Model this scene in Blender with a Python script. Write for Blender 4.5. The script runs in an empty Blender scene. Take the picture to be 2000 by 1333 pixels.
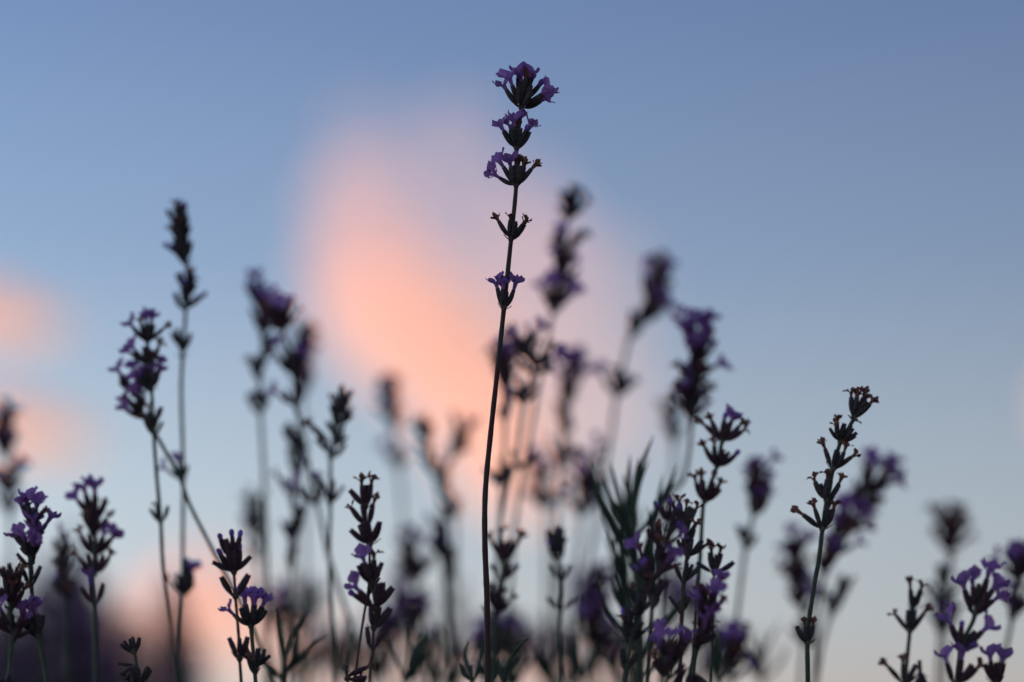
import bpy, math, random
from mathutils import Vector, Matrix, noise

# ------------------------------------------------------------------ camera, sky, sun, exposure
sc = bpy.context.scene
COL = sc.collection
R = math.radians
FOCUS, LENS, PITCH, CAMZ = 0.90, 85.0, 9.6, 0.36

cam_data = bpy.data.cameras.new('camera')
cam = bpy.data.objects.new('camera', cam_data)
COL.objects.link(cam)
sc.camera = cam
cam.location = (0, 0, CAMZ)
cam.rotation_euler = (R(90 + PITCH), 0, 0)
cam_data.lens = LENS
cam_data.sensor_width = 36.0
cam_data.clip_start = 0.01
cam_data.clip_end = 20000
cam_data.dof.use_dof = True
cam_data.dof.focus_distance = FOCUS
cam_data.dof.aperture_fstop = 2.7

SUN_EL, SUN_AZ = -2.0, 226.0         # just after sunset; azimuth clockwise from +Y: low on the left, a little behind the camera
world = bpy.data.worlds.new('World')
sc.world = world
world.use_nodes = True
wn = world.node_tree
bg = wn.nodes['Background']
sky = wn.nodes.new('ShaderNodeTexSky')
sky.sky_type = 'NISHITA'
sky.sun_disc = False
sky.sun_elevation = R(SUN_EL)
sky.sun_rotation = R(SUN_AZ)
sky.ozone_density = 2.0
geo = wn.nodes.new('ShaderNodeTexCoord')
sep = wn.nodes.new('ShaderNodeSeparateXYZ')
wn.links.new(geo.outputs['Generated'], sep.inputs[0])
ramp = wn.nodes.new('ShaderNodeValToRGB')            # twilight air by height above the horizon
cr = ramp.color_ramp
stops = [(0.0, (.70, .55, .48)), (.022, (.63, .575, .55)), (.055, (.56, .62, .65)), (.10, (.45, .565, .655)), (.20, (.228, .345, .515)),
         (.30, (.13, .215, .39)), (.55, (.075, .14, .29)), (1.0, (.045, .09, .21))]
while len(cr.elements) < len(stops):
    cr.elements.new(0.5)
for e, (p, c) in zip(cr.elements, stops):
    e.position = p
    e.color = (*c, 1)
wn.links.new(sep.outputs['Z'], ramp.inputs[0])
addn = wn.nodes.new('ShaderNodeMix')
addn.data_type = 'RGBA'
addn.blend_type = 'ADD'
addn.inputs[0].default_value = 0.55
wn.links.new(ramp.outputs[0], addn.inputs[6])
wn.links.new(sky.outputs[0], addn.inputs[7])
# the air is brighter towards the afterglow, all the way round the sky
glow = wn.nodes.new('ShaderNodeVectorMath')
glow.operation = 'DOT_PRODUCT'
glow.inputs[1].default_value = (math.sin(R(SUN_AZ)), math.cos(R(SUN_AZ)), 0)
wn.links.new(geo.outputs['Generated'], glow.inputs[0])
gain = wn.nodes.new('ShaderNodeMath')
gain.operation = 'MULTIPLY_ADD'
gain.inputs[1].default_value = 1.0
gain.inputs[2].default_value = 1.59
wn.links.new(glow.outputs['Value'], gain.inputs[0])
tint = wn.nodes.new('ShaderNodeVectorMath')
tint.operation = 'SCALE'
wn.links.new(addn.outputs[2], tint.inputs[0])
wn.links.new(gain.outputs[0], tint.inputs['Scale'])
wn.links.new(tint.outputs[0], bg.inputs[0])
bg.inputs[1].default_value = 0.5

sun_data = bpy.data.lights.new('sun', 'SUN')
sun_data.energy = 2.1
sun_data.angle = R(0.5)
sun_data.color = (1.0, 0.245, 0.07)
sun = bpy.data.objects.new('sun', sun_data)
COL.objects.link(sun)
to_sun = Vector((math.sin(R(SUN_AZ)) * math.cos(R(SUN_EL)), math.cos(R(SUN_AZ)) * math.cos(R(SUN_EL)), math.sin(R(SUN_EL))))
sun.rotation_euler = to_sun.to_track_quat('Z', 'Y').to_euler()

sc.render.engine = 'CYCLES'
sc.cycles.use_denoising = True
sc.cycles.volume_bounces = 4
sc.cycles.max_bounces = 8
sc.view_settings.view_transform = 'Standard'
sc.view_settings.look = 'None'
sc.view_settings.exposure = 1.0
sc.view_settings.gamma = 1.0

# ------------------------------------------------------------------ helpers
CAM = Vector((0, 0, CAMZ))
FWD = Vector((0, math.cos(R(PITCH)), math.sin(R(PITCH))))
RIGHT = Vector((1, 0, 0))
UP = RIGHT.cross(FWD)
K = 36.0 / LENS / 2000.0

def at(x, y, d):
    """place in the garden: the point that lies d metres out along the photograph's line of sight x, y"""
    return CAM + d * (FWD + RIGHT * ((x - 1000) * K) + UP * ((666.5 - y) * K))

def dist(b):
    """distance of a stalk from how soft it looks (positive = behind the sharp stalk, negative = nearer)"""
    return FOCUS / (1 - b / 165.0)

def tag(o, label=None, cat=None, group=None, kind=None):
    if label: o['label'] = label
    if cat: o['category'] = cat
    if group: o['group'] = group
    if kind: o['kind'] = kind
    return o

class MB:
    def __init__(s):
        s.v, s.f, s.m = [], [], []
    def add(s, vs, fs, mi=0, M=None):
        b = len(s.v)
        s.v += [tuple(M @ Vector(v)) if M is not None else tuple(v) for v in vs]
        s.f += [tuple(b + i for i in f) for f in fs]
        s.m += [mi] * len(fs)
    def mesh(s, name, mats, smooth=True):
        me = bpy.data.meshes.new(name)
        me.from_pydata(s.v, [], s.f)
        for m in mats:
            me.materials.append(m)
        me.polygons.foreach_set('material_index', s.m)
        if smooth:
            me.polygons.foreach_set('use_smooth', [True] * len(s.f))
        me.update()
        return me

def new(name, me, parent=None, M=None):
    o = bpy.data.objects.new(name, me)
    COL.objects.link(o)
    if parent is not None:
        o.parent = parent
    if M is not None:
        o.matrix_local = M
    return o

def catmull(pts, n=8):
    out = []
    P = [pts[0] * 2 - pts[1]] + list(pts) + [pts[-1] * 2 - pts[-2]]
    for i in range(1, len(P) - 2):
        a, b, c, d = P[i - 1], P[i], P[i + 1], P[i + 2]
        for k in range(n):
            t = k / n
            out.append(0.5 * ((2 * b) + (c - a) * t + (2 * a - 5 * b + 4 * c - d) * t * t + (3 * b - a - 3 * c + d) * t ** 3))
    out.append(pts[-1].copy())
    return out

def tube(mb, pts, rads, seg=8, mi=0, square=0.0):
    n = len(pts)
    vs, fs = [], []
    ref = Vector((0.3, 1, 0.1)).normalized()
    for i, p in enumerate(pts):
        t = (pts[min(i + 1, n - 1)] - pts[max(i - 1, 0)]).normalized()
        a = t.cross(ref).normalized()
        b = t.cross(a)
        for k in range(seg):
            q = 2 * math.pi * k / seg
            r = rads[i] * (1 + square * math.cos(4 * q))
            vs.append(p + (a * math.cos(q) + b * math.sin(q)) * r)
    for i in range(n - 1):
        for k in range(seg):
            fs.append((i * seg + k, i * seg + (k + 1) % seg, (i + 1) * seg + (k + 1) % seg, (i + 1) * seg + k))
    fs.append(tuple(range(seg)))
    fs.append(tuple(reversed(range((n - 1) * seg, n * seg))))
    mb.add(vs, fs, mi)

# ------------------------------------------------------------------ materials
def mat(name, base, base2, rough=0.7, scale=600.0, transl=0.0, tcol=None, bump=0.0, sheen=0.0, vary=0.25):
    m = bpy.data.materials.new(name)
    m.use_nodes = True
    nt = m.node_tree
    p = nt.nodes['Principled BSDF']
    out = nt.nodes['Material Output']
    tc = nt.nodes.new('ShaderNodeTexCoord')
    no = nt.nodes.new('ShaderNodeTexNoise')
    no.inputs['Scale'].default_value = scale
    no.inputs['Detail'].default_value = 4
    nt.links.new(tc.outputs['Object'], no.inputs['Vector'])
    mx = nt.nodes.new('ShaderNodeMix')
    mx.data_type = 'RGBA'
    mx.inputs[6].default_value = (*base, 1)
    mx.inputs[7].default_value = (*base2, 1)
    mr = nt.nodes.new('ShaderNodeMapRange')
    mr.inputs[1].default_value = 0.35
    mr.inputs[2].default_value = 0.68
    nt.links.new(no.outputs[0], mr.inputs[0])
    nt.links.new(mr.outputs[0], mx.inputs[0])
    oi = nt.nodes.new('ShaderNodeObjectInfo')
    hs = nt.nodes.new('ShaderNodeHueSaturation')
    mv = nt.nodes.new('ShaderNodeMapRange')
    mv.inputs[3].default_value = 1 - vary
    mv.inputs[4].default_value = 1 + vary
    nt.links.new(oi.outputs['Random'], mv.inputs[0])
    nt.links.new(mv.outputs[0], hs.inputs['Value'])
    nt.links.new(mx.outputs[2], hs.inputs['Color'])
    nt.links.new(hs.outputs[0], p.inputs['Base Color'])
    p.inputs['Roughness'].default_value = rough
    p.inputs['Specular IOR Level'].default_value = 0.12
    if sheen:
        p.inputs['Sheen Weight'].default_value = sheen
        p.inputs['Sheen Roughness'].default_value = 0.5
    if bump:
        bn = nt.nodes.new('ShaderNodeBump')
        bn.inputs['Strength'].default_value = bump
        bn.inputs['Distance'].default_value = 0.0004
        nt.links.new(no.outputs[0], bn.inputs['Height'])
        nt.links.new(bn.outputs[0], p.inputs['Normal'])
    if transl:
        tr = nt.nodes.new('ShaderNodeBsdfTranslucent')
        if tcol:
            tr.inputs[0].default_value = (*tcol, 1)
        else:
            nt.links.new(hs.outputs[0], tr.inputs[0])
        ms = nt.nodes.new('ShaderNodeMixShader')
        ms.inputs[0].default_value = transl
        nt.links.new(p.outputs[0], ms.inputs[1])
        nt.links.new(tr.outputs[0], ms.inputs[2])
        nt.links.new(ms.outputs[0], out.inputs[0])
    return m

M_PETAL = mat('petal_violet', (.24, .10, .265), (.38, .19, .38), .6, 900, .55, (.40, .17, .40), .3, 0, .3)
M_WITHER = mat('withered_petal', (.13, .05, .038), (.22, .095, .062), .8, 900, .35, None, .5)
M_CALYX = mat('calyx_slate', (.022, .016, .014), (.056, .041, .040), .75, 700, 0, None, .5, .06)
M_CALYXP = mat('calyx_plum', (.030, .012, .015), (.056, .023, .030), .7, 700, 0, None, .5, .06)
M_HAIR = mat('calyx_down', (.15, .125, .12), (.22, .19, .18), .9, 700, .4)
M_BUD = mat('bud_indigo', (.13, .055, .22), (.20, .09, .32), .65, 900, .15)
M_STEM = mat('stem_green', (.032, .040, .022), (.050, .056, .030), .6, 500, 0, None, .3, .1)
M_STEMR = mat('stem_russet', (.058, .018, .016), (.040, .036, .020), .6, 70, 0, None, .3, .1)
M_LEAF = mat('leaf_green', (.038, .054, .032), (.070, .088, .056), .65, 300, .35, (.08, .11, .05), .2)
M_SOIL = mat('soil', (.05, .036, .026), (.10, .075, .052), .95, 9, 0, None, .6, 0, 0)

# ------------------------------------------------------------------ lavender pieces (metres, local +Z along the floret, +X towards the stem)
MM = 0.001
CAL_L = 6.2 * MM

def bendpt(t, bend):
    """centre line of the floret at t calyx lengths"""
    return Vector((bend * t * t * CAL_L, 0, t * CAL_L))

def bendfr(t, bend):
    d = Vector((2 * bend * t, 0, 1)).normalized()
    y = Vector((0, 1, 0))
    return d, y.cross(d), y      # axis, radial-x, radial-y

def calyx_into(mb, rnd, bend, width, M=None, hairs=90, seg=12):
    prof = [(-.16, .20), (0, .30), (.10, .58), (.28, .88), (.5, 1.0), (.72, .97), (.9, .84), (1.0, .78), (1.0, .5), (.93, .3)]
    vs, fs = [], []
    Rr = .93 * MM * width
    for i, (t, r) in enumerate(prof):
        c = bendpt(t, bend)
        d, ax, ay = bendfr(t, bend)
        for k in range(seg):
            q = 2 * math.pi * k / seg
            rr = Rr * r * (1 + (.09 if 1 < i < 8 else 0) * math.cos(6 * q))
            tooth = d * (.45 * MM if (i == 7 and k % 2 == 0) else 0)
            vs.append(c + (ax * math.cos(q) + ay * math.sin(q)) * rr + tooth)
    n = len(prof)
    for i in range(n - 1):
        for k in range(seg):
            fs.append((i * seg + k, i * seg + (k + 1) % seg, (i + 1) * seg + (k + 1) % seg, (i + 1) * seg + k))
    fs.append(tuple(range((n - 1) * seg, n * seg)))
    mb.add(vs, fs, 0, M)
    for _ in range(hairs):
        t = rnd.uniform(.05, 1.0)
        q = rnd.uniform(0, 2 * math.pi)
        d, ax, ay = bendfr(t, bend)
        rad = ax * math.cos(q) + ay * math.sin(q)
        r = Rr * .92 * math.sin(math.pi * min(.9, .12 + t * .75)) ** .5
        p = bendpt(t, bend) + rad * r
        s = d.cross(rad) * .035 * MM
        tip = p + rad * rnd.uniform(.18, .55) * MM + d * rnd.uniform(.0, .4) * MM
        mb.add([p - s, p + s, tip], [(0, 1, 2)], 1, M)

def lobe_into(mb, rnd, base, dr, nrm, L, W, cup, mi, M=None, nu=6, nv=5, rough=.0):
    side = dr.cross(nrm).normalized()
    vs, fs = [], []
    ph = rnd.uniform(0, 6)
    for i in range(nu):
        u = i / (nu - 1)
        w = W * max(.34 * (1 - u), math.sqrt(max(0.03, 1 - ((u - .6) / .43) ** 2)))
        for j in range(nv):
            v = j / (nv - 1) * 2 - 1
            p = base + dr * (L * u * (1 - .12 * v * v)) + side * (w * v)
            p += nrm * (cup * L * u * u + .16 * W * v * v - .10 * L * math.sin(3 * v + ph) * u * u)
            if rough:
                p += Vector((rnd.gauss(0, 1), rnd.gauss(0, 1), rnd.gauss(0, 1))) * rough * u
            vs.append(p)
    for i in range(nu - 1):
        for j in range(nv - 1):
            fs.append((i * nv + j, i * nv + j + 1, (i + 1) * nv + j + 1, (i + 1) * nv + j))
    mb.add(vs, fs, mi, M)

def throat_into(mb, bend, t0, t1, r0, r1, mi, M=None, seg=10):
    vs, fs = [], []
    n = 6
    for i in range(n):
        u = i / (n - 1)
        t = t0 + (t1 - t0) * u
        c = bendpt(t, bend)
        d, ax, ay = bendfr(t, bend)
        r = r0 + (r1 - r0) * u * u
        for k in range(seg):
            q = 2 * math.pi * k / seg
            vs.append(c + (ax * math.cos(q) + ay * math.sin(q)) * r)
    for i in range(n - 1):
        for k in range(seg):
            fs.append((i * seg + k, i * seg + (k + 1) % seg, (i + 1) * seg + (k + 1) % seg, (i + 1) * seg + k))
    mb.add(vs, fs, mi, M)

def blossom_into(mb, rnd, bend, M=None, mi=0):
    t1 = rnd.uniform(1.32, 1.55)
    roll = rnd.choice((0, rnd.uniform(-70, 70), rnd.uniform(-180, 180)))
    throat_into(mb, bend, .88, t1, .55 * MM, 1.0 * MM, mi, M)
    c = bendpt(t1, bend)
    d, ax, ay = bendfr(t1, bend)
    s = rnd.uniform(.9, 1.12)
    for q, fl, L, W, cup in ((-34, .6, 4.1, 2.15, .2), (34, .6, 4.1, 2.15, .2), (126, 1.5, 3.0, 1.3, -.2), (180, 1.3, 3.3, 1.45, -.25), (234, 1.5, 3.0, 1.3, -.2)):
        q = R(q + roll + rnd.uniform(-12, 12))
        rad = ax * math.cos(q) + ay * math.sin(q)
        fl *= rnd.uniform(.75, 1.25)
        dr = (d + rad * fl).normalized()
        nrm = (rad - d * fl).normalized()
        lobe_into(mb, rnd, c + rad * .85 * MM - d * .15 * MM, dr, nrm, L * s * MM * rnd.uniform(.85, 1.1), W * s * MM * rnd.uniform(.85, 1.1), cup, mi, M)

def wither_into(mb, rnd, bend, M=None, mi=0):
    t1 = rnd.uniform(1.22, 1.5)
    throat_into(mb, bend, .88, t1, .46 * MM, .85 * MM, mi, M, 8)
    c = bendpt(t1, bend)
    d, ax, ay = bendfr(t1, bend)
    for k in range(5):
        q = 2 * math.pi * k / 5 + rnd.uniform(-.4, .4)
        rad = ax * math.cos(q) + ay * math.sin(q)
        fl = rnd.uniform(.2, 1.5)
        dr = (d + rad * fl).normalized()
        nrm = (rad - d * fl).normalized()
        lobe_into(mb, rnd, c + rad * .72 * MM - d * .1 * MM, dr, nrm, rnd.uniform(1.3, 2.7) * MM, rnd.uniform(.65, 1.15) * MM, rnd.uniform(-.6, .5), mi, M, 5, 4, .14 * MM)

def bud_into(mb, rnd, bend, M=None, mi=0):
    prof = [(.88, .5), (1.0, .62), (1.1, .75), (1.22, .95), (1.34, .9), (1.42, .6), (1.46, .2)]
    vs, fs, seg = [], [], 9
    k0 = rnd.uniform(.8, 1.15)
    for t, r in prof:
        c = bendpt(.88 + (t - .88) * k0, bend)
        d, ax, ay = bendfr(t, bend)
        for k in range(seg):
            q = 2 * math.pi * k / seg
            vs.append(c + (ax * math.cos(q) + ay * math.sin(q)) * r * MM * (1 + .08 * math.cos(3 * q)))
    for i in range(len(prof) - 1):
        for k in range(seg):
            fs.append((i * seg + k, i * seg + (k + 1) % seg, (i + 1) * seg + (k + 1) % seg, (i + 1) * seg + k))
    fs.append(tuple(range((len(prof) - 1) * seg, len(prof) * seg)))
    mb.add(vs, fs, mi, M)

BENDS = [-.04, .03, .09, .15]
LIB = {}
_r = random.Random(7)
for pal, cm in (('slate', M_CALYX), ('plum', M_CALYXP)):
    for bi, bd in enumerate(BENDS):
        for k in range(3):
            mb = MB()
            calyx_into(mb, _r, bd, _r.uniform(.86, 1.12))
            LIB['calyx', pal, bi, k] = mb.mesh('calyx', [cm, M_HAIR])
for bi, bd in enumerate(BENDS):
    for k in range(4):
        mb = MB(); blossom_into(mb, _r, bd); LIB['o', bi, k] = mb.mesh('blossom', [M_PETAL])
        mb = MB(); wither_into(mb, _r, bd); LIB['w', bi, k] = mb.mesh('withered_blossom', [M_WITHER])
        mb = MB(); bud_into(mb, _r, bd); LIB['b', bi, k] = mb.mesh('bud', [M_BUD])
PIECE = {'o': 'blossom', 'w': 'withered_blossom', 'b': 'bud'}

def floret_matrix(node, A, theta, phi, off, scale):
    """frame of a floret: leaves the stem axis A by theta, at phi round it (0 right, 90 away from the camera)"""
    Rt = (RIGHT - A * RIGHT.dot(A)).normalized()
    Fw = A.cross(Rt) * -1
    if Fw.dot(FWD) < 0:
        Fw = -Fw
    rad = Rt * math.cos(phi) + Fw * math.sin(phi)
    z = (A * math.cos(theta) + rad * math.sin(theta)).normalized()
    x = A - z * A.dot(z)
    if x.length < .05:
        x = -rad + z * rad.dot(z)
    x.normalize()
    y = z.cross(x)
    m = Matrix((x, y, z)).transposed().to_4x4()
    m = m @ Matrix.Scale(scale, 4)
    m.translation = node + A * off + rad * .7 * MM + z * .9 * MM
    return m

KINDS = {  # share of open / withered / bud / bare
    'O': (.52, .10, .12), 'M': (.20, .28, .10), 'W': (0, .62, .05), 'B': (.05, .03, .55), 'C': (0, .12, .12), 'D': (.12, .40, .1)}

def auto_florets(rnd, kind, n, tmax=48):
    fl = []
    ko = KINDS[kind]
    n = int(n * 1.45)
    for i in range(n):
        phi = 2 * math.pi * (i * 1.618 + rnd.uniform(-.3, .3))
        th = rnd.uniform(.25, 1.05) * tmax
        q = rnd.random()
        ty = 'o' if q < ko[0] else 'w' if q < ko[0] + ko[1] else 'b' if q < sum(ko) else '-'
        fl.append((R(th), phi, ty, rnd.uniform(.84, 1.1), rnd.uniform(-2.0, 4.6) * MM))
    return fl

def node_mesh(rnd, M0, pal, sc_, bracts=True):
    """swollen node with its two pointed bracts, in world coordinates relative to M0"""
    mb = MB()
    prof = [(-1.1, .55), (-.5, .95), (.3, 1.15), (1.0, .9), (1.5, .4)]
    vs, fs, seg = [], [], 8
    for z, r in prof:
        for k in range(seg):
            q = 2 * math.pi * k / seg
            vs.append(Vector((math.cos(q) * r, math.sin(q) * r, z)) * MM * sc_)
    for i in range(len(prof) - 1):
        for k in range(seg):
            fs.append((i * seg + k, i * seg + (k + 1) % seg, (i + 1) * seg + (k + 1) % seg, (i + 1) * seg + k))
    fs += [tuple(reversed(range(seg))), tuple(range((len(prof) - 1) * seg, len(prof) * seg))]
    mb.add(vs, fs, 0)
    if bracts:
        a0 = rnd.uniform(-.6, .6)
        for a in (a0, a0 + math.pi):
            rad = Vector((math.cos(a), math.sin(a), 0))
            dr = (rad + Vector((0, 0, rnd.uniform(.3, 1.0)))).normalized()
            nrm = (Vector((0, 0, 1)) - dr * dr.z).normalized()
            side = dr.cross(nrm)
            L = rnd.uniform(2.2, 3.6) * MM * sc_
            W = rnd.uniform(.7, 1.0) * MM * sc_
            b = rad * .8 * MM
            vs, fs = [], []
            for i, (u, w) in enumerate(((0, .5), (.3, 1), (.6, .75), (.85, .35), (1, .03))):
                for v in (-1, 0, 1):
                    vs.append(b + dr * L * u + side * W * w * v + nrm * (L * .22 * u * u - W * .3 * (1 - abs(v))))
            for i in range(4):
                for j in range(2):
                    fs.append((i * 3 + j, i * 3 + j + 1, i * 3 + j + 4, i * 3 + j + 3))
            mb.add(vs, fs, 1)
    return mb

STALK_GROUP = 'lavender flower stalks'
count = [0]

def stalk(label, b, path, whorls, pal='slate', stem=None, seed=None, r=.72, fine=None, group=STALK_GROUP, grow=1.45, base_dx=None, b2=None, cat='lavender'):
    """one flowering stalk: path from its tip down to the bottom of the picture, then on down into the plant's crown on the soil.
    whorls: (x, y, kind, count, scale[, tmax]) or (x, y, [hand-placed florets], scale)"""
    count[0] += 1
    rnd = random.Random(seed if seed is not None else 100 + count[0] * 13)
    d = dist(b)
    d2 = dist(b2) if b2 is not None else d
    big = (d / FOCUS) ** .55 if b > 18 else 1.0      # the rear rows carry rather bigger heads
    r *= big
    if fine is None:
        fine = abs(b) < 13
    y0, y1 = path[0][1], path[-1][1]
    dd = lambda y: d + (d2 - d) * max(0.0, min(1.0, (y - y0) / max(1, y1 - y0)))
    pts = [at(x, y, dd(y)) for x, y in path]
    last = pts[-1]
    tan = (pts[-1] - pts[-2]).normalized()
    # below the picture the stem runs on, bending down to its crown
    crown = Vector((last.x + (tan.x * .12 if base_dx is None else base_dx), last.y + rnd.uniform(-.02, .02), 0.0))
    mid = last + tan * min(.10, last.z * .4)
    mid.z = max(mid.z, .1)
    low = Vector(((mid.x + crown.x) / 2, (mid.y + crown.y) / 2, mid.z * .45))
    full = pts + [mid, low, crown]
    origin = crown.copy()
    root = bpy.data.objects.new('lavender_stalk', None)
    COL.objects.link(root)
    root.location = origin
    root.empty_display_size = .01
    tag(root, label, cat, group)
    sm = catmull(full, 7)
    n = len(sm)
    top_len = sum((sm[i + 1] - sm[i]).length for i in range(n - 1))
    acc, rads = 0.0, []
    for i in range(n):
        rads.append(r * MM * (1 + (grow - 1) * (acc / max(.25, top_len * .75))) * (1 + .04 * math.sin(i * 1.7)))
        if i < n - 1:
            acc += (sm[i + 1] - sm[i]).length
    mb = MB()
    tube(mb, [p - origin for p in sm], rads, 12, 0, .11)
    new('stem', mb.mesh('stem', [stem or M_STEM]), root)
    cm = M_CALYX if pal == 'slate' else M_CALYXP
    for w in whorls:
        hand = isinstance(w[2], list)
        P = at(w[0], w[1], dd(w[1]))
        i = min(range(n), key=lambda q: (sm[q] - P).length)
        A = (sm[max(i - 2, 0)] - sm[min(i + 2, n - 1)]).normalized()
        if hand:
            s = w[3] * big
            fl = []
            for h in w[2]:
                th, dep, ty = h[0], h[1], h[2]
                k = h[3] if len(h) > 3 else 1.0
                off = h[4] if len(h) > 4 else 0.0
                phi = (0 if th >= 0 else math.pi) + (R(dep) if th >= 0 else -R(dep))
                fl.append((R(abs(th)), phi, ty, k, off * MM))
        else:
            s = w[4] * big
            fl = auto_florets(rnd, w[2], w[3], w[5] if len(w) > 5 else 48)
        # frame of the whorl itself
        x = (RIGHT - A * RIGHT.dot(A)).normalized()
        M0 = Matrix((x, A.cross(x), A)).transposed().to_4x4()
        M0.translation = P - origin
        inv = M0.inverted()
        nm = node_mesh(rnd, M0, pal, s)
        mats = [stem or M_STEM, cm, M_HAIR, M_PETAL, M_WITHER, M_BUD]
        if fine:
            wh = new('flower_whorl', nm.mesh('flower_whorl', mats[:2]), root, M0)
            for th, phi, ty, k, off in fl:
                bi = rnd.randrange(4) if th > .35 else rnd.randrange(2)
                M = inv @ floret_matrix(P - origin, A, th, phi, off, s * k)
                new('calyx', LIB['calyx', pal, bi, rnd.randrange(3)], wh, M)
                if ty != '-':
                    new(PIECE[ty], LIB[ty, bi, rnd.randrange(4)], wh, M)
        else:
            for th, phi, ty, k, off in fl:
                bd = BENDS[rnd.randrange(4) if th > .35 else rnd.randrange(2)]
                M = inv @ floret_matrix(P - origin, A, th, phi, off, s * k)
                sub = MB()
                calyx_into(sub, rnd, bd, rnd.uniform(.86, 1.12), M, 0, 8)
                sub.m = [1] * len(sub.m)
                nm.add(sub.v, sub.f, 1)
                if ty == 'o': blossom_into(nm, rnd, bd, M, 3)
                elif ty == 'w': wither_into(nm, rnd, bd, M, 4)
                elif ty == 'b': bud_into(nm, rnd, bd, M, 5)
            new('flower_whorl', nm.mesh('flower_whorl', mats), root, M0)
    return root

def blade_into(mb, pts, W, mi=0, n=7):
    """long narrow lavender leaf with a folded midrib and some thickness"""
    sm = catmull(pts, n)
    N = len(sm)
    vs, fs = [], []
    for i, p in enumerate(sm):
        u = i / (N - 1)
        t = (sm[min(i + 1, N - 1)] - sm[max(i - 1, 0)]).normalized()
        side = t.cross(FWD)
        side = side.normalized() if side.length > .05 else RIGHT
        nr = side.cross(t)
        w = W * (min(1, .35 + 2.2 * u) * max(.04, 1 - u ** 5))
        for v, z in ((-1, .35), (0, 0), (1, .35), (0, -.22)):
            vs.append(p + side * w * v + nr * w * z)
    for i in range(N - 1):
        for j in range(4):
            fs.append((i * 4 + j, i * 4 + (j + 1) % 4, (i + 1) * 4 + (j + 1) % 4, (i + 1) * 4 + j))
    fs += [(3, 2, 1, 0), tuple((N - 1) * 4 + k for k in range(4))]
    mb.add(vs, fs, mi)

def shoot(label, b, path, leaves, r=.8, group='leafy lavender shoots'):
    """leafy shoot without flowers: leaves are (x, y) chains from base to tip with a half width in pixels"""
    d = dist(b)
    pts = [at(x, y, d) for x, y in path]
    last = pts[-1]
    tan = (pts[-1] - pts[-2]).normalized()
    crown = Vector((last.x + tan.x * .1, last.y, 0))
    mid = last + tan * min(.08, last.z * .3)
    full = pts + [mid, Vector(((mid.x + crown.x) / 2, last.y, mid.z * .45)), crown]
    root = bpy.data.objects.new('lavender_shoot', None)
    COL.objects.link(root)
    root.location = crown
    tag(root, label, 'leafy shoot', group)
    sm = catmull(full, 6)
    mb = MB()
    tube(mb, [p - crown for p in sm], [r * MM * (.7 + .9 * i / len(sm)) for i in range(len(sm))], 8)
    new('stem', mb.mesh('stem', [M_STEM]), root)
    rnd = random.Random(int(path[0][0]))
    for chain, w in leaves:
        dz = rnd.uniform(-.012, .012)
        P = [at(x, y, d + dz * i / (len(chain) - 1)) - crown for i, (x, y) in enumerate(chain)]
        mb = MB()
        blade_into(mb, P, w * K * d)
        new('leaf', mb.mesh('leaf', [M_LEAF]), root)
    return root
# ------------------------------------------------------------------ the setting: ground, clouds, planted masses
def disc_ground(radius):
    vs, fs = [(0, 0, 0)], []
    rings, seg = [.5, 1, 2, 4, 8, 16, 40, 100, 220, radius], 48
    for r in rings:
        for k in range(seg):
            q = 2 * math.pi * k / seg
            vs.append((math.cos(q) * r, math.sin(q) * r, -.012 * noise.noise(Vector((math.cos(q) * r, math.sin(q) * r, 0)))  - (0.0 if r < 10 else .02)))
    for k in range(seg):
        fs.append((0, 1 + k, 1 + (k + 1) % seg))
    for i in range(len(rings) - 1):
        for k in range(seg):
            a = 1 + i * seg
            fs.append((a + k, a + seg + k, a + seg + (k + 1) % seg, a + (k + 1) % seg))
    mb = MB()
    mb.add(vs, fs)
    return mb
tag(new('ground', disc_ground(420).mesh('ground', [M_SOIL])), 'bare brown soil the lavender grows in', kind='structure')

def cloud_mat(name, density, colour=(.96, .81, .68), g=-0.3):
    m = bpy.data.materials.new(name)
    m.use_nodes = True
    nt = m.node_tree
    nt.nodes.remove(nt.nodes['Principled BSDF'])
    v = nt.nodes.new('ShaderNodeVolumePrincipled')
    v.inputs['Color'].default_value = (*colour, 1)
    v.inputs['Density'].default_value = density
    v.inputs['Anisotropy'].default_value = g
    nt.links.new(v.outputs[0], nt.nodes['Material Output'].inputs['Volume'])
    return m

def cloud(label, D, puffs, tau, seed):
    """one cloud: puffs (x, y, rx, ry) in pixels of the photograph, carried out to D metres and given a depth of their own"""
    import bmesh
    rnd = random.Random(seed)
    bm = bmesh.new()
    px = K * D
    for x, y, rx, ry, dp in puffs:
        c = at(x, y, D) + FWD * rnd.uniform(-.3, .3) * rx * px
        res = bmesh.ops.create_icosphere(bm, subdivisions=4, radius=1.0)
        for v in res['verts']:
            n = v.co.normalized()
            k = 1 + .22 * noise.noise(n * 1.6 + Vector((x, y, 0))) + .12 * noise.noise(n * 4 + Vector((y, x, 3)))
            v.co = c + (RIGHT * n.x * rx + UP * n.z * ry + FWD * n.y * (rx + ry) * .5 * dp) * px * k
    me = bpy.data.meshes.new('cloud')
    bm.to_mesh(me)
    bm.free()
    o = new('cloud', me)
    md = o.modifiers.new('remesh', 'REMESH')
    md.mode = 'VOXEL'
    md.voxel_size = 9 * px
    dg = bpy.context.evaluated_depsgraph_get()
    me2 = bpy.data.meshes.new_from_object(o.evaluated_get(dg))
    o.modifiers.clear()
    o.data = me2
    med = sum((p[2] + p[3]) for p in puffs) / len(puffs) * px
    me2.materials.clear()
    me2.materials.append(cloud_mat('cloud_vapour', tau / med))
    tag(o, label, 'cloud', 'sunset clouds')
    return o
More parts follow.
